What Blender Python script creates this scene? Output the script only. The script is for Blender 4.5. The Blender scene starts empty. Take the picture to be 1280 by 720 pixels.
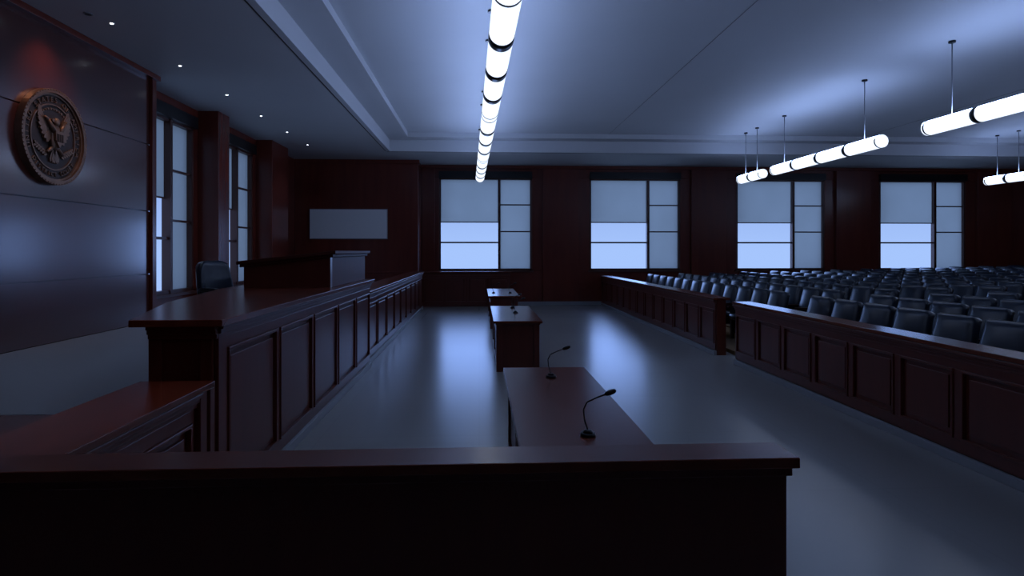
import bpy, bmesh, math, random
from mathutils import Vector, Matrix
random.seed(4)
S = bpy.context.scene
try:
    S.view_settings.view_transform = 'Standard'
    S.view_settings.look = 'None'
except Exception: pass

# ------------------------------------------------------------- materials
def newmat(name):
    m = bpy.data.materials.new(name); m.use_nodes = True
    nt = m.node_tree; b = nt.nodes.get('Principled BSDF')
    return m, nt, b
def plain(name, col, rough=.5, metal=0, spec=.5, coat=0):
    m, nt, b = newmat(name)
    b.inputs['Base Color'].default_value = (*col, 1)
    b.inputs['Roughness'].default_value = rough
    b.inputs['Metallic'].default_value = metal
    b.inputs['Specular IOR Level'].default_value = spec
    b.inputs['Coat Weight'].default_value = coat
    b.inputs['Coat Roughness'].default_value = .15
    return m
def noisy(name, c1, c2, scale=(1,1,1), nscale=4, rough=(.3,.4), metal=0, bump=0, spec=.5, detail=2, coat=0, crough=.25):
    m, nt, b = newmat(name)
    tc = nt.nodes.new('ShaderNodeTexCoord'); mp = nt.nodes.new('ShaderNodeMapping')
    mp.inputs['Scale'].default_value = scale
    nz = nt.nodes.new('ShaderNodeTexNoise'); nz.inputs['Scale'].default_value = nscale
    nz.inputs['Detail'].default_value = detail
    cr = nt.nodes.new('ShaderNodeValToRGB')
    cr.color_ramp.elements[0].position = .25; cr.color_ramp.elements[1].position = .75
    cr.color_ramp.elements[0].color = (*c1,1); cr.color_ramp.elements[1].color = (*c2,1)
    L = nt.links.new
    L(tc.outputs['Object'], mp.inputs['Vector']); L(mp.outputs[0], nz.inputs['Vector'])
    L(nz.outputs['Fac'], cr.inputs[0]); L(cr.outputs[0], b.inputs['Base Color'])
    b.inputs['Roughness'].default_value = (rough[0]+rough[1])/2
    b.inputs['Metallic'].default_value = metal
    b.inputs['Specular IOR Level'].default_value = spec
    b.inputs['Coat Weight'].default_value = coat
    b.inputs['Coat Roughness'].default_value = crough
    if bump:
        bp = nt.nodes.new('ShaderNodeBump'); bp.inputs['Strength'].default_value = bump
        bp.inputs['Distance'].default_value = .01
        L(nz.outputs['Fac'], bp.inputs['Height']); L(bp.outputs[0], b.inputs['Normal'])
    return m
def emis(name, col, s):
    m = bpy.data.materials.new(name); m.use_nodes = True
    nt = m.node_tree; nt.nodes.clear()
    e = nt.nodes.new('ShaderNodeEmission'); o = nt.nodes.new('ShaderNodeOutputMaterial')
    e.inputs[0].default_value = (*col,1); e.inputs[1].default_value = s
    nt.links.new(e.outputs[0], o.inputs[0]); return m

WOOD = noisy('cherry_wood', (.078,.014,.008), (.105,.020,.011), (6,6,.5), 2, (.28,.30), spec=.6)
WOODU = noisy('cherry_wood_satin', (.055,.012,.008), (.075,.017,.010), (6,6,.5), 2, (.5,.55), spec=.14)
WOODH = noisy('cherry_wood_top', (.095,.020,.010), (.14,.030,.015), (4,.5,4), 2, (.22,.26))
WALLW = noisy('wall_wood_panelling', (.105,.017,.010), (.145,.025,.014), (3,3,.35), 2, (.25,.29))
SEALW = noisy('wall_wood_lacquered', (.062,.011,.007), (.082,.015,.010), (3,3,.35), 2, (.24,.28), spec=.7, coat=.7, crough=.16)
DARKW = plain('dark_wood_seam', (.012,.004,.003), .5)
GREY = plain('plinth_grey', (.24,.25,.27), .4)
CEIL = noisy('ceiling_plaster', (.51,.52,.54), (.54,.55,.57), (1,1,1), .6, (.6,.7))
BLACK = plain('black_metal', (.008,.008,.01), .3, .3)
STEEL = plain('steel_rod', (.25,.26,.28), .3, .9)
LEATH = noisy('black_leather', (.006,.012,.024), (.008,.015,.030), (1,1,1), 8, (.26,.30), spec=.45)
BRONZE = noisy('bronze', (.17,.10,.07), (.27,.165,.115), (1,1,1), 9, (.40,.50), metal=.7, detail=5)
BRONZED = plain('bronze_dark', (.05,.032,.026), .5, .5)
FRAME = plain('window_frame_wood', (.075,.026,.018), .4)
TUBE = emis('tube_glow', (.74,.83,1.0), 1.4)
TUBEU = emis('tube_uplight_glow', (.38,.54,1.0), 16)
DOWN = emis('downlight_glow', (.8,.88,1.0), 8)
CARPET = noisy('gallery_carpet', (.16,.09,.03), (.22,.13,.05), (1,1,1), 20, (.8,.9))
BOARD = plain('screen_board', (.80,.82,.85), .5)
GALW = noisy('seat_wood', (.03,.010,.006), (.05,.016,.009), (4,4,1), 2, (.28,.32))

def floor_mat(name, c1, c2, r):
    m = noisy(name, c1, c2, (1,1,1), .35, r, spec=.9, detail=1)
    nt = m.node_tree; b = nt.nodes['Principled BSDF']
    tc = nt.nodes.new('ShaderNodeTexCoord'); bk = nt.nodes.new('ShaderNodeTexBrick')
    bk.offset = 0; bk.inputs['Scale'].default_value = 1
    bk.inputs['Brick Width'].default_value = 1.5; bk.inputs['Row Height'].default_value = 1.5
    bk.inputs['Mortar Size'].default_value = .004
    bk.inputs['Color1'].default_value = (1,1,1,1); bk.inputs['Color2'].default_value = (.97,.97,.97,1)
    bk.inputs['Mortar'].default_value = (.9,.9,.9,1)
    mx = nt.nodes.new('ShaderNodeMix'); mx.data_type='RGBA'; mx.blend_type='MULTIPLY'
    mx.inputs[0].default_value = 1
    src = b.inputs['Base Color'].links[0].from_socket
    nt.links.new(tc.outputs['Object'], bk.inputs['Vector'])
    nt.links.new(src, mx.inputs[6]); nt.links.new(bk.outputs['Color'], mx.inputs[7])
    nt.links.new(mx.outputs[2], b.inputs['Base Color'])
    return m
FLOOR = floor_mat('polished_floor', (.25,.25,.245), (.285,.285,.275), (.24,.26))
PLAT = floor_mat('platform_floor', (.28,.29,.30), (.31,.32,.33), (.34,.38))

def shade_mat():
    m = bpy.data.materials.new('roller_shade'); m.use_nodes = True
    nt = m.node_tree; nt.nodes.clear()
    d = nt.nodes.new('ShaderNodeBsdfDiffuse'); t = nt.nodes.new('ShaderNodeBsdfTranslucent')
    x = nt.nodes.new('ShaderNodeMixShader'); o = nt.nodes.new('ShaderNodeOutputMaterial')
    tc = nt.nodes.new('ShaderNodeTexCoord'); w = nt.nodes.new('ShaderNodeTexNoise'); w.inputs['Scale'].default_value=1.2
    cr = nt.nodes.new('ShaderNodeValToRGB')
    cr.color_ramp.elements[0].color=(.54,.54,.50,1); cr.color_ramp.elements[1].color=(.60,.60,.56,1)
    nt.links.new(tc.outputs['Object'], w.inputs['Vector']); nt.links.new(w.outputs['Fac'], cr.inputs[0])
    nt.links.new(cr.outputs[0], t.inputs[0]); d.inputs[0].default_value=(.28,.30,.34,1)
    x.inputs[0].default_value=.8
    nt.links.new(d.outputs[0], x.inputs[1]); nt.links.new(t.outputs[0], x.inputs[2]); nt.links.new(x.outputs[0], o.inputs[0])
    return m
SHADE = shade_mat()

# ------------------------------------------------------------- mesh helpers
class B:
    def __init__(s, name, mats):
        s.bm = bmesh.new(); s.name = name; s.mats = mats
    def hexa(s, pts, mi=0):
        v = [s.bm.verts.new(p) for p in pts]
        for f in ((0,3,2,1),(4,5,6,7),(0,1,5,4),(1,2,6,5),(2,3,7,6),(3,0,4,7)):
            fc = s.bm.faces.new([v[i] for i in f]); fc.material_index = mi
    def box(s, x0,x1,y0,y1,z0,z1, mi=0, T=None):
        pts = [(x0,y0,z0),(x1,y0,z0),(x1,y1,z0),(x0,y1,z0),(x0,y0,z1),(x1,y0,z1),(x1,y1,z1),(x0,y1,z1)]
        if T: pts = [T(*p) for p in pts]
        s.hexa(pts, mi)
    def prism(s, poly, z0, z1, mi=0):
        a = [s.bm.verts.new((x,y,z0)) for x,y in poly]; b = [s.bm.verts.new((x,y,z1)) for x,y in poly]
        fs = [s.bm.faces.new(a), s.bm.faces.new(b)]
        n=len(poly)
        for i in range(n): fs.append(s.bm.faces.new([a[i],a[(i+1)%n],b[(i+1)%n],b[i]]))
        for f in fs: f.material_index = mi
    def cyl(s, p0, p1, r, mi=0, n=16, r2=None):
        p0=Vector(p0); p1=Vector(p1); d=(p1-p0); L=d.length
        q=d.to_track_quat('Z','Y').to_matrix().to_4x4()
        M=Matrix.Translation((p0+p1)/2)@q
        g=bmesh.ops.create_cone(s.bm, cap_ends=True, segments=n, radius1=r, radius2=r if r2 is None else r2, depth=L, matrix=M)
        fs={f for v in g['verts'] for f in v.link_faces}
        for f in fs:
            f.material_index=mi; f.smooth = len(f.verts)==4
        return fs
    def pad(s, c, dims, rot=None, e=.35, mi=0, nu=20, nv=12, fn=None):
        def sp(a, p): return math.copysign(abs(a)**p, a)
        R = rot or Matrix.Identity(3)
        rows=[]
        for j in range(nv+1):
            ph=-math.pi/2+math.pi*j/nv; row=[]
            for i in range(nu):
                th=2*math.pi*i/nu
                p=Vector((dims[0]/2*sp(math.cos(ph),e)*sp(math.cos(th),e),
                          dims[1]/2*sp(math.cos(ph),e)*sp(math.sin(th),e),
                          dims[2]/2*sp(math.sin(ph),e)))
                if fn: p=fn(p)
                row.append(s.bm.verts.new(Vector(c)+R@p))
            rows.append(row)
        for j in range(nv):
            for i in range(nu):
                f=s.bm.faces.new([rows[j][i],rows[j][(i+1)%nu],rows[j+1][(i+1)%nu],rows[j+1][i]])
                f.material_index=mi; f.smooth=True
    def rpanel(s, c, dims, rot, mi=0, rad=.08, curve=.35, taper=.12, puff=.02, nu=10, nv=10):
        """upholstered rounded-rectangle cushion: thickness x, width y, height z"""
        t,w,h=dims; grid={}
        for side in (-1,1):
            for i in range(nu+1):
                for j in range(nv+1):
                    u=-1+2*i/nu; v=-1+2*j/nv
                    u=math.copysign(abs(u)**.75,u); v=math.copysign(abs(v)**.75,v)
                    y=u*w/2; z=v*h/2
                    ax=abs(y)-(w/2-rad); az=abs(z)-(h/2-rad)
                    if ax>0 and az>0:
                        d=math.hypot(ax,az); m=max(ax,az); k=m/d if d>0 else 1
                        y=math.copysign(w/2-rad+ax*k,y); z=math.copysign(h/2-rad+az*k,z)
                    edge=min(w/2-abs(y),h/2-abs(z)); 
                    ee=max(0,min(1,edge/.045)); prof=math.sqrt(max(0,1-(1-ee)**2))
                    x=side*(t*.18+t*.32*prof)-puff*(1-u*u)*(1-v*v)*(1 if side<0 else 0)
                    y*=1-taper*max(0,z)/(h/2); x+=curve*y*y
                    grid[(side,i,j)]=s.bm.verts.new(Vector(c)+rot@Vector((x,y,z)))
        fs=[]
        for side in (-1,1):
            for i in range(nu):
                for j in range(nv):
                    fs.append(s.bm.faces.new([grid[(side,i,j)],grid[(side,i+1,j)],grid[(side,i+1,j+1)],grid[(side,i,j+1)]]))
        ring=[(i,0) for i in range(nu)]+[(nu,j) for j in range(nv)]+[(i,nv) for i in range(nu,0,-1)]+[(0,j) for j in range(nv,0,-1)]
        for k in range(len(ring)):
            a=ring[k]; b2=ring[(k+1)%len(ring)]
            fs.append(s.bm.faces.new([grid[(-1,*a)],grid[(-1,*b2)],grid[(1,*b2)],grid[(1,*a)]]))
        for f in fs: f.material_index=mi; f.smooth=True
    def tube(s, pts, r, mi=0, n=8):
        for a,b in zip(pts[:-1],pts[1:]): s.cyl(a,b,r,mi,n)
    def done(s, bevel=0, loc=None, rotz=0, parent=None, weld=False):
        if weld: bmesh.ops.remove_doubles(s.bm, verts=s.bm.verts, dist=1e-5)
        bmesh.ops.recalc_face_normals(s.bm, faces=s.bm.faces)
        me=bpy.data.meshes.new(s.name); s.bm.to_mesh(me); s.bm.free()
        for m in s.mats: me.materials.append(m)
        o=bpy.data.objects.new(s.name, me); S.collection.objects.link(o)
        if loc: o.location=loc
        o.rotation_euler[2]=rotz
        if parent: o.parent=parent
        if bevel:
            md=o.modifiers.new('bevel','BEVEL'); md.width=bevel; md.segments=2; md.limit_method='ANGLE'
            md.harden_normals=False
        return o

def panels(b, T, u0, u1, z0, z1, n, mi=0, st=.09):
    """frame and panel facing: T maps (u, outward, z). outward 0 = body face"""
    w=(u1-u0)/n
    b.box(u0,u1,0,.022,z0,z0+.10,mi,T); b.box(u0,u1,0,.022,z1-.08,z1,mi,T)
    for i in range(n+1):
        a=max(u0,u0+i*w-st/2); c=min(u1,u0+i*w+st/2)
        b.box(a,c,0,.0215,z0+.10,z1-.08,mi,T)
    for i in range(n):
        a=u0+i*w+st/2; c=u0+(i+1)*w-st/2; p=z0+.10; q=z1-.08; t=.022
        for (x0,x1,y0,y1) in ((a,c,p,p+t),(a,c,q-t,q),(a,a+t,p+t,q-t),(c-t,c,p+t,q-t)):
            b.box(x0,x1,0,.034,y0,y1,mi,T)
        g=.045
        b.box(a+t+g,c-t-g,0,.016,p+t+g,q-t-g,mi,T)
def cornice(b, T, u0, u1, z, mi=0):
    b.box(u0,u1,0,.030,z-.13,z-.10,mi,T); b.box(u0,u1,0,.045,z-.10,z-.07,mi,T); b.box(u0,u1,0,.06,z-.07,z-.045,mi,T)

# ------------------------------------------------------------- room shell
D=20.5; XL=-5.6; XR=19.0; YB=-3.0; HS=4.57; HC=5.02
b=B('floor',[FLOOR]); b.box(XL-.4,XR+.3,YB-.3,D+.4,-.2,0); b.done()
b=B('ceiling',[CEIL,DARKW])
b.box(XL-.4,XR+.3,YB-.3,D+.4,HC,HC+.2)
for x in (3.6,10.9): b.box(x-.002,x+.002,YB,17.5,HC-.003,HC,1)
b.done()
b=B('ceiling_soffit',[CEIL,DARKW])
b.box(XL-.4,-2.5,YB-.3,D+.4,HS,HC)            # left
b.box(-2.5,XR+.3,17.6,D+.4,HS,HC)             # far
b.box(-2.5,-1.95,YB-.3,17.6,HC-.13,HC)        # cove step left
b.box(-1.95,XR,17.15,17.6,HC-.13,HC)
b.box(-2.62,-2.60,YB,17.6,HS-.004,HS,1)       # slot
b.box(-2.60,XR,17.70,17.72,HS-.004,HS,1)
b.done()

ZB,ZT=1.14,4.18
wins=[-1.31+4.955*k for k in range(4)]; WW=3.05
b=B('wall_back',[WALLW,DARKW])
y0,y1=D,D+.35
b.box(XL-.4,XR+.3,y0,y1,0,ZB); b.box(XL-.4,XR+.3,y0,y1,ZT,HS)
xs=[XL-.4]+[v for w in wins for v in (w,w+WW)]+[XR+.3]
for i in range(0,len(xs),2): b.box(xs[i],xs[i+1],y0,y1,ZB,ZT)
for k in range(4):
    x0=wins[0]+WW+4.955*k+.35
    b.box(x0,x0+1.2,D-.12,D,0,HS)
b.box(-1.85,-1.45,D-.05,D,0,HS)
b.done(bevel=.008)
b=B('baseboard_back',[GREY]); b.box(1.1,XR,D-.14,D-.121,0,.12); b.done()

leftw=[(8.6,12.55,11.65),(13.35,15.75,14.75)]
b=B('wall_left',[WALLW,DARKW])
x0,x1=XL-.4,XL
b.box(x0,x1,YB-.3,D,0,1.0); b.box(x0,x1,YB-.3,D,ZT,HS)
ys=[YB-.3,leftw[0][0],leftw[0][1],leftw[1][0],leftw[1][1],D]
for i in range(0,6,2): b.box(x0,x1,ys[i],ys[i+1],1.0,ZT)
b.box(XL,-5.2,12.75,13.3,0,HS); b.box(XL,-5.2,16.0,17.3,0,HS)
b.done(bevel=.008)
b=B('wall_seal',[SEALW,DARKW])
b.box(XL,-5.24,YB,10.2,0,HS)
zz=[.65,1.41,2.4,3.45,HS]
for i in range(4):
    b.box(-5.24,-5.2,YB,10.2,zz[i]+.006,zz[i+1]-.006)
b.done(bevel=.004)
b=B('trim_seal_wall',[WALLW,DARKW])
b.box(-5.20,-5.15,10.14,10.26,.66,HS-.08,0)
b.box(-5.20,-5.10,YB,10.3,HS-.08,HS-.001,0)
b.done(bevel=.005)
b=B('wall_right',[WALLW]); b.box(XR,XR+.3,YB-.3,D,0,HC)
for y in (2,6,10,14,18): b.box(XR-.12,XR,y,y+1.2,0,HS)
b.done(bevel=.008)
b=B('wall_front',[WALLW]); b.box(XL-.4,XR,YB-.3,YB,0,HC); b.done()
b=B('wall_alcove',[WALLW,DARKW]); b.box(XL,-1.87,19.3,D,0,HS); b.done(bevel=.008)
b=B('trim_alcove',[WALLW]); b.box(-5.5,-1.9,19.27,19.299,1.10,1.14); b.box(XL,-1.83,19.24,19.299,HS-.12,HS-.001)
b.done(bevel=.008)
b=B('trim_crown_back',[WALLW]); b.box(-1.87,XR,D-.16,D,HS-.10,HS); b.done(bevel=.01)

def window(name, T, u0, u1, um, zb, zt, shadez):
    b=B(name,[FRAME,SHADE,BLACK])
    f=.06
    b.box(u0,u1,.0,.14,zb,zb+.06,0,T); b.box(u0,u1,0,.14,zt-.06,zt,0,T)
    b.box(u0,u0+f,0,.14,zb,zt,0,T); b.box(u1-f,u1,0,.14,zb,zt,0,T)
    b.box(um-.04,um+.04,-.02,.14,zb,zt,0,T)
    zt1=zb+(shadez-zb)*.575
    b.box(u0+f,um-.04,.02,.08,zt1-.03,zt1+.02,0,T)
    for z in (zb+(zt-zb)*.42, zb+(zt-zb)*.71):
        b.box(um+.04,u1-f,.03,.09,z-.02,z+.02,0,T)
    b.box(u0+f,um-.04,.10,.104,shadez,zt-.06,1,T)
    b.box(u0+f,um-.04,.095,.109,shadez-.03,shadez,0,T)
    b.box(um+.04,u1-f,.10,.104,zb+.06,zt-.06,1,T)
    b.box(u0,u1,-.10,.0,zt-.02,zt+.2,2,T)
    b.box(u0-.04,u1+.04,-.07,.0,zb-.05,zb,0,T)
    b.done()
TB=lambda u,v,z:(u,D+v,z)
for k,w in enumerate(wins): window('window_%d'%(k+1),TB,w,w+WW,w+1.97,ZB,ZT,2.74)
TL=lambda u,v,z:(XL-v,u,z)
for k,(a,c,m) in enumerate(leftw): window('window_%d'%(k+5),TL,a,c,m,1.0,ZT,2.75)

b=B('projection_screen',[BOARD,GREY]); b.box(-5.13,-2.82,19.23,19.26,2.16,3.04)
b.box(-5.15,-2.80,19.26,19.298,2.14,3.06,1); b.done()

# ------------------------------------------------------------- platform
b=B('floor_platform',[PLAT,WOOD]); b.box(-5.2,-2.15,4.45,10.2,0,.65); b.box(XL,-2.05,10.2,19.3,0,.65)
b.done()
b=B('floor_witness_platform',[WOODH,WOOD]); b.box(-5.2,-2.12,2.25,4.44,0,.65); b.done(bevel=.006)

# ------------------------------------------------------------- judge's bench
BX=-1.70; BH=1.34
b=B('judges_bench',[WOOD,WOODH,GREY,WOODU])
poly=[(BX,4.1),(BX,9.7),(-2.9,9.7),(-2.9,7.4),(-2.55,5.4),(-2.1,4.1)]
b.prism(poly,0,BH-.045,0)
cap=[(BX+.09,4.0),(BX+.09,9.72),(-2.98,9.72),(-2.98,7.4),(-2.63,5.4),(-2.18,4.0)]
b.prism(cap,BH-.045,BH,1)
TF=lambda u,v,z:(BX+v,u,z)
panels(b,TF,4.22,9.68,.08,BH-.13,5)
cornice(b,TF,4.1,9.7,BH)
b.box(4.1,4.22,0,.03,.0,BH-.12,0,TF)
TN=lambda u,v,z:(u,4.1-v,z)
cornice(b,TN,-2.1,BX+.03,BH)
b.box(-2.1,-2.02,0,.02,.0,BH-.13,0,TN); b.box(BX-.08,BX,0,.02,0,BH-.13,0,TN)
b.box(4.12,9.7,0,.05,0,.08,2,TF)
za,zb_=1.77,1.66
def slope(x): return za-( -1.75-x)*(za-zb_)
def sl(x0,x1,y0,y1,dz0,dz1,mi):
    b.hexa([(x0,y0,slope(x0)+dz0 if dz0 is not None else BH),(x1,y0,slope(x1)+dz0 if dz0 is not None else BH),
            (x1,y1,slope(x1)+dz0 if dz0 is not None else BH),(x0,y1,slope(x0)+dz0 if dz0 is not None else BH),
            (x0,y0,slope(x0)+dz1),(x1,y0,slope(x1)+dz1),(x1,y1,slope(x1)+dz1),(x0,y1,slope(x0)+dz1)],mi)
sl(-2.75,-1.75,7.45,7.55,None,-.04,0)
sl(-1.87,-1.75,7.55,9.68,None,-.04,3)
sl(-2.82,-1.68,7.40,7.60,-.04,0,3)
sl(-1.92,-1.68,7.60,9.72,-.04,0,3)
sl(-2.79,-1.715,7.425,7.58,-.075,-.04,3)
sl(-1.90,-1.715,7.58,9.70,-.075,-.04,3)
b.done(bevel=.005)

b=B('clerk_bench',[WOOD,WOODH,GREY])
CX=-1.76; CH=1.15
b.box(-2.04,CX,9.73,19.24,0,CH-.04)
b.box(-2.12,CX+.08,9.73,19.24,CH-.04,CH,1)
TC=lambda u,v,z:(CX+v,u,z)
panels(b,TC,9.75,19.2,.08,CH-.13,9); cornice(b,TC,9.73,19.24,CH)
b.box(9.73,19.24,0,.05,0,.08,2,TC)
b.done(bevel=.005)

b=B('witness_stand',[WOOD,WOODH,GREY])
WH=.96; WX=-1.72
b.box(-2.04,WX,2.2,4.06,0,WH-.04)
b.box(-2.11,WX+.07,2.2,4.0,WH-.04,WH,1)
TW=lambda u,v,z:(WX+v,u,z)
panels(b,TW,2.25,3.82,.08,WH-.13,1); cornice(b,TW,2.2,3.86,WH)
b.box(3.84,3.93,0,.05,0,WH-.04,0,TW); b.box(3.95,4.02,0,.06,0,WH-.04,0,TW)
b.box(2.2,4.05,0,.045,0,.08,2,TW)
b.done(bevel=.005)

b=B('jury_box_parapet',[WOOD,WOODH,GREY])
b.box(-4.9,1.02,2.02,2.12,0,1.06)
b.box(-4.95,1.04,1.97,2.14,1.065,1.10,1)
b.box(-4.9,1.03,2.0,2.13,1.03,1.065)
b.done(bevel=.004)

def judge_chair():
    b=B('judge_chair',[LEATH,BLACK])
    b.rpanel((-.27,0,.66),(.12,.58,.66),Matrix.Rotation(math.radians(-8),3,'Y')@Matrix.Rotation(math.pi,3,'Z'),0,.18,-.7,.15,.03,14,14)
    b.pad((0,0,.42),(.54,.54,.12),None,.4,0)
    for s in (-1,1):
        b.tube([(-.22,s*.27,.40),(-.2,s*.30,.60),(.12,s*.30,.60),(.15,s*.27,.42)],.016,1)
        b.pad((-.03,s*.30,.62),(.30,.07,.04),None,.5,0)
    b.cyl((0,0,.08),(0,0,.38),.03,1)
    for i in range(5):
        a=i*2*math.pi/5
        b.cyl((0,0,.10),(.30*math.cos(a),.30*math.sin(a),.06),.02,1,10,.014)
        b.cyl((.30*math.cos(a),.30*math.sin(a)-.015,.027),(.30*math.cos(a),.30*math.sin(a)+.015,.027),.027,1)
    b.done(loc=(-3.38,8.6,.651),rotz=math.radians(-22))
judge_chair()

# ------------------------------------------------------------- counsel tables
def table(y0,y1,x0=.22,x1=.915):
    b=B('counsel_table',[WOOD,WOODH,GREY]); h=.75
    b.box(x0-.01,x1+.01,y0-.01,y1+.01,h-.035,h,1)
    b.box(x0+.02,x1-.02,y0+.02,y1-.02,h-.06,h-.036)
    b.box(x0+.06,x1-.06,y0+.06,y1-.06,.0,h-.06)
    for (x,y) in ((x0+.03,y0+.03),(x1-.11,y0+.03),(x0+.03,y1-.11),(x1-.11,y1-.11),(x0+.03,(y0+y1)/2-.04)):
        b.box(x,x+.08,y,y+.08,0,h-.061)
    T1=lambda u,v,z:(x0+.06-v,u,z); T2=lambda u,v,z:(x1-.06+v,u,z)
    panels(b,T1,y0+.11,y1-.11,.03,h-.07,2,0,.07); panels(b,T2,y0+.11,y1-.11,.03,h-.07,2,0,.07)
    b.done(bevel=.004)
table(2.95,5.45); table(9.1,11.6); table(14.2,17.0)
def mic(x,y,z=.751):
    b=B('gooseneck_microphone',[BLACK,STEEL])
    b.cyl((0,0,0),(0,0,.018),.045,0,20,.04); b.cyl((0,0,.018),(0,0,.035),.03,0,20,.018)
    pts=[Vector((0,0,.03)),Vector((-.02,0,.09)),Vector((-.025,.0,.145)),Vector((-.005,.0,.185)),Vector((.05,.0,.21)),Vector((.10,.0,.228))]
    b.tube(pts,.0045,0)
    b.pad((.125,0,.238),(.07,.03,.03),Matrix.Rotation(math.radians(-20),3,'Y'),.8,0,12,8)
    b.done(loc=(x,y,z))
mic(.60,3.42); mic(.58,5.02); mic(.6,10.3); mic(.35,15.2); mic(.75,15.2); mic(.6,11.2)

# ------------------------------------------------------------- gallery railings
def railing(y0,y1,n):
    b=B('gallery_railing',[WOOD,WOODH,GREY]); X=4.03; h=.98
    b.box(X,X+.16,y0,y1,0,h-.04); b.box(X-.07,X+.22,y0-.03,y1+.0,h-.04,h,1)
    T=lambda u,v,z:(X-v,u,z)
    panels(b,T,y0+.02,y1-.02,.09,h-.12,n); cornice(b,T,y0,y1,h)
    b.box(y0,y1,0,.045,0,.075,2,T)
    b.done(bevel=.005)
railing(1.98,9.6,10); railing(10.4,20.3,13)
b=B('back_partition',[WOOD,WOODH]); 
b.box(-1.82,1.0,20.02,20.3,0,1.08); b.box(-1.82,1.05,19.95,20.34,1.08,1.12,1)
T=lambda u,v,z:(u,20.02-v,z); panels(b,T,-1.8,.98,.05,1.0,4); b.done(bevel=.005)

# ------------------------------------------------------------- gallery seats
XG=[5.15+1.0*i for i in range(13)]; RS=.022
b=B('floor_gallery',[CARPET])
b.box(4.36,XR,YB,D-.17,0,.06)
for i,x in enumerate(XG[1:],1): b.box(x-.55,XR,YB,D-.17,.06+RS*(i-1),.06+RS*i)
b.done()
def seatrow_mesh():
    b=B('auditorium_seat_row',[LEATH,GALW,BLACK])
    R=Matrix.Rotation(math.radians(14),3,'Y'); R2=Matrix.Rotation(math.radians(4),3,'Y')
    y=2.6; ys=[]
    while y<20.0:
        if not (9.65<y<10.75): ys.append(y)
        y+=.7
    for y in ys:
        b.rpanel((.20,y,.72),(.12,.62,.56),R,0,.07,.3,.08,.02)
        b.pad((-.06,y,.43),(.50,.54,.12),R2,.38,0,18,8)
        for s in (-1,1):
            yy=y+s*.33
            b.box(-.26,.24,yy-.02,yy+.02,.60,.635,1)
            b.box(-.20,-.14,yy-.018,yy+.018,0,.60,2); b.box(.16,.22,yy-.018,yy+.018,0,.60,2)
            b.box(-.14,.16,yy-.012,yy+.012,.20,.60,2)
    return b.done(loc=(XG[0],0,.061))
r0=seatrow_mesh()
for i,x in enumerate(XG[1:],1):
    o=bpy.data.objects.new('auditorium_seat_row',r0.data); S.collection.objects.link(o)
    o.location=(x,0,.06+RS*i+.001)

# ------------------------------------------------------------- pendants
def pendant(x,y0,y1,n,z=3.77,r=.118,dx=0.0,j=.045):
    b=B('pendant_tube_light',[TUBE,BLACK,STEEL,TUBEU]); L=(y1-y0)/n
    X=lambda y:x+dx*(y-y0)
    for i in range(n):
        a=y0+i*L+(j if i else 0); c=y0+(i+1)*L-(j if i<n-1 else 0)
        for f in b.cyl((X(a),a,z),(X(c),c,z),r,0,32):
            f.normal_update()
            if f.normal.z>.45: f.material_index=3
    for i in range(n+1):
        yy=y0+i*L; a=yy-j; c=yy+j
        if i==0: a,c=y0+.03,y0+.06
        if i==n: a,c=y1-.06,y1-.03
        b.cyl((X(a),a,z),(X(c),c,z),r*1.03,1,32)
    for yy in (y0+L*.5,y1-L*.5):
        top=HC-(0 if yy<17.15 else .13)
        b.cyl((X(yy),yy,z+r*.9),(X(yy),yy,top),.009,2,8)
        b.cyl((X(yy),yy,top-.03),(X(yy),yy,top),.05,1,12)
    b.done()
c=-.0165
for (a,e,n) in ((.5,4.6,4),(4.75,8.95,4),(9.1,13.2,4),(13.35,17.1,4)):
    pendant(.22+c*(a-5),a,e,n,dx=c,j=.09)
for X in (7.3,14.5):
    for (a,e,n) in ((.7,4.9,4),(5.6,9.8,4),(10.95,15.1,4),(15.7,17.1,2)):
        pendant(X,a,e,n)

# ------------------------------------------------------------- downlights
def down(x,y,z,spot=0,col=(.6,.75,1)):
    b=B('recessed_downlight',[DOWN,GREY])
    b.cyl((x,y,z-.008),(x,y,z-.001),.035,1,20); b.cyl((x,y,z-.012),(x,y,z-.008),.020,0,16)
    o=b.done()
    if spot:
        l=bpy.data.lights.new('downlight_spot','SPOT'); l.energy=spot; l.color=col; l.spot_size=math.radians(110); l.spot_blend=.9
        l.shadow_soft_size=.05
        lo=bpy.data.objects.new('downlight_spot',l); lo.location=(x,y,z-.03); lo.parent=o; S.collection.objects.link(lo)
for i in range(8): down(-4.5,4.4+1.75*i,HS,12)
def warm(loc,tgt,e,size,name='accent_downlight',col=(1,.45,.2)):
    b=B(name,[BLACK,GREY]); L=Vector(loc); d=(Vector(tgt)-L).normalized()
    b.cyl((loc[0],loc[1],HS-.012),(loc[0],loc[1],HS-.001),.05,1,16)
    b.cyl((loc[0],loc[1],HS-.016),(loc[0],loc[1],HS-.012),.035,0,16)
    o=b.done()
    l=bpy.data.lights.new('spot','SPOT'); l.energy=e; l.color=col; l.spot_size=math.radians(size); l.spot_blend=1
    l.shadow_soft_size=.06
    lo=bpy.data.objects.new('spot',l); lo.location=L+d*.05; lo.rotation_euler=d.to_track_quat('-Z','Y').to_euler()
    lo.parent=o; S.collection.objects.link(lo)
warm((-4.6,7.6,4.53),(-5.2,7.8,3.5),24,85,col=(1,.5,.28))
warm((-2.7,3.1,4.53),(-2.1,3.2,.8),50,38,col=(1,.6,.32))

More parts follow.
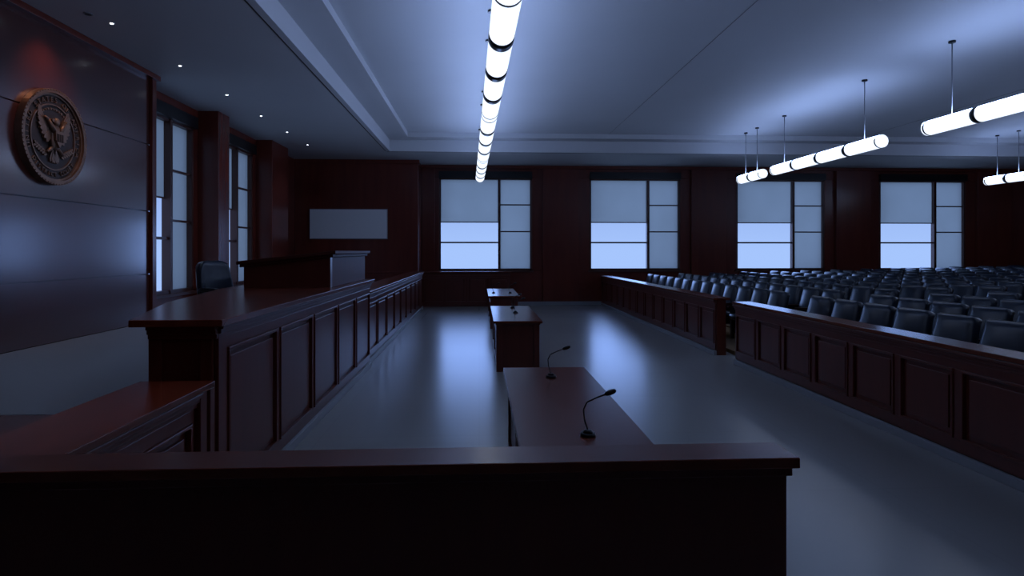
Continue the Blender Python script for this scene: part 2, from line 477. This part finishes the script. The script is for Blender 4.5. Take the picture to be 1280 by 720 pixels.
# ------------------------------------------------------------- seal
def seal():
    b=B('wall_medallion_seal',[BRONZE,BRONZED]); R=.58
    cy,cz,x0=7.85,3.15,-5.199
    P=lambda a,c,o:(x0+o,cy+a,cz+c)
    def disc(r0,r1,o0,o1,mi,n=64):
        for i in range(n):
            t0=2*math.pi*i/n; t1=2*math.pi*(i+1)/n
            q=[(r0*math.cos(t0),r0*math.sin(t0)),(r1*math.cos(t0),r1*math.sin(t0)),(r1*math.cos(t1),r1*math.sin(t1)),(r0*math.cos(t1),r0*math.sin(t1))]
            b.hexa([P(*p,o0) for p in q]+[P(*p,o1) for p in q],mi)
    disc(.001,R-.04,0,.035,1); disc(R-.05,R,0,.08,0); disc(R-.075,R-.05,0,.055,0); disc(.385,.40,0,.05,0)
    n=72
    for i in range(n):
        t=2*math.pi*i/n; rr=R-.012
        b.cyl(P(rr*math.cos(t),rr*math.sin(t),.075),P(rr*math.cos(t),rr*math.sin(t),.09),.009,0,8)
    def letters(txt,r,t0,t1,flip,size):
        for k,ch in enumerate(txt):
            if ch==' ': continue
            t=t0+(t1-t0)*(k+.5)/len(txt)
            cu=bpy.data.curves.new('l','FONT'); cu.body=ch; cu.size=size; cu.extrude=.008; cu.align_x='CENTER'; cu.align_y='CENTER'
            ob=bpy.data.objects.new('l',cu); S.collection.objects.link(ob)
            bpy.context.view_layer.update()
            me=bpy.data.meshes.new_from_object(ob.evaluated_get(bpy.context.evaluated_depsgraph_get()))
            rot=t-math.pi/2 if not flip else t+math.pi/2
            cs,sn=math.cos(rot),math.sin(rot)
            vs=[b.bm.verts.new(P(r*math.cos(t)+v.co.x*cs-v.co.y*sn, r*math.sin(t)+v.co.x*sn+v.co.y*cs,.043+v.co.z)) for v in me.vertices]
            for f in me.polygons:
                try: b.bm.faces.new([vs[j] for j in f.vertices])
                except Exception: pass
            bpy.data.objects.remove(ob); bpy.data.curves.remove(cu); bpy.data.meshes.remove(me)
    letters('UNITED STATES OF AMERICA',.452,math.radians(205),math.radians(-25),False,.085)
    letters('DISTRICT COURT',.452,math.radians(218),math.radians(322),True,.075)
    def blade(a0,c0,ang,L,w,o=.06):
        ca,sa=math.cos(ang),math.sin(ang)
        q=[(0,-w/2),(L*.8,-w*.5),(L,0),(L*.8,w*.5),(0,w/2)]
        pts=[(a0+u*ca-v*sa,c0+u*sa+v*ca) for u,v in q]
        A=[b.bm.verts.new(P(*p,.035)) for p in pts]; C=[b.bm.verts.new(P(*p,o)) for p in pts]
        b.bm.faces.new(A); b.bm.faces.new(C)
        for i in range(5): b.bm.faces.new([A[i],A[(i+1)%5],C[(i+1)%5],C[i]])
    for s in (-1,1):
        # wing bone then hanging feathers
        b.cyl(P(s*.05,.06,.085),P(s*.15,.19,.08),.032,0,10,.022)
        b.cyl(P(s*.15,.19,.08),P(s*.20,.22,.075),.022,0,10,.012)
        for k in range(9):
            t=k/8; a0=s*(.19-.12*t); c0=.20-.17*t
            ang=math.radians(62-112*t)
            blade(a0,c0,ang if s>0 else math.pi-ang,.17-.03*t,.052,.052+.0035*(k%2)+.002*k)
        b.cyl(P(s*.04,-.12,.06),P(s*.14,-.20,.06),.020,0,8)
        # olive branch / arrows
        for k in range(6):
            a0=s*(.13+.035*k); c0=-.22+.018*k
            for dd in (35,-35):
                ang=math.radians(15+dd); blade(a0,c0,ang if s>0 else math.pi-ang,.055,.022,.055)
    for k in range(5): blade(0,-.13,math.radians(-90+(k-2)*12),.19,.05,.056+.004*(k%2))
    b.pad(P(0,.0,.06),(.08,.17,.32),None,.8,0)
    b.pad(P(.0,.185,.075),(.07,.085,.10),None,.9,0); blade(-.02,.185,math.pi-.2,.075,.035,.09)
    sh=[(-.07,.07),(.07,.07),(.07,-.04),(0,-.13),(-.07,-.04)]
    A=[b.bm.verts.new(P(*p,.09)) for p in sh]; C=[b.bm.verts.new(P(*p,.12)) for p in sh]
    b.bm.faces.new(A); b.bm.faces.new(C)
    for i in range(5): b.bm.faces.new([A[i],A[(i+1)%5],C[(i+1)%5],C[i]])
    for k in range(-2,3): b.box(x0+.12,x0+.126,cy+k*.026-.005,cy+k*.026+.005,cz-.06,cz+.035,1)
    for k in range(13):
        t=math.radians(42+k*8); b.cyl(P(.34*math.cos(t),.34*math.sin(t),.035),P(.34*math.cos(t),.34*math.sin(t),.05),.013,0,5)
    b.done()
seal()

# ------------------------------------------------------------- sky and added wide sun lamps boosting the window glow
w=bpy.data.worlds.new('dusk_sky'); S.world=w; w.use_nodes=True; nt=w.node_tree; nt.nodes.clear()
bg=nt.nodes.new('ShaderNodeBackground'); o=nt.nodes.new('ShaderNodeOutputWorld')
tc=nt.nodes.new('ShaderNodeTexCoord'); sx=nt.nodes.new('ShaderNodeSeparateXYZ'); cr=nt.nodes.new('ShaderNodeValToRGB')
cr.color_ramp.elements[0].position=0; cr.color_ramp.elements[0].color=(.38,.56,.98,1)
cr.color_ramp.elements[1].position=.12; cr.color_ramp.elements[1].color=(.27,.40,.82,1)
nt.links.new(tc.outputs['Generated'],sx.inputs[0]); nt.links.new(sx.outputs['Z'],cr.inputs[0])
nt.links.new(cr.outputs[0],bg.inputs[0]); bg.inputs[1].default_value=1.0; nt.links.new(bg.outputs[0],o.inputs[0])
def sun(name,az,el,e,ang,col):
    l=bpy.data.lights.new(name,'SUN'); l.energy=e; l.angle=math.radians(ang); l.color=col
    o=bpy.data.objects.new(name,l); S.collection.objects.link(o)
    a=math.radians(az); t=math.radians(el)
    d=Vector((math.sin(a)*math.cos(t),math.cos(a)*math.cos(t),math.sin(t)))   # direction the glow comes from
    o.rotation_euler=(-d).to_track_quat('-Z','Y').to_euler(); o.location=(0,0,12)
sun('added_sun_fill',14,10,2.8,60,(.26,.44,1))  # added broad lamp, no visible sun; strengthens floor and wood reflections through windows
sun('added_side_fill',-70,12,2.0,50,(.26,.44,1))  # second added lamp from the left, for sheen on rail and gallery

# ------------------------------------------------------------- camera
cd=bpy.data.cameras.new('camera'); cam=bpy.data.objects.new('camera',cd); S.collection.objects.link(cam)
cd.sensor_width=36; cd.lens=780/1280*36; cd.shift_y=-46/1280; cd.clip_start=.05
cam.location=(0,0,1.77); cam.rotation_euler=(math.pi/2,0,-math.radians(3.01))
S.camera=cam
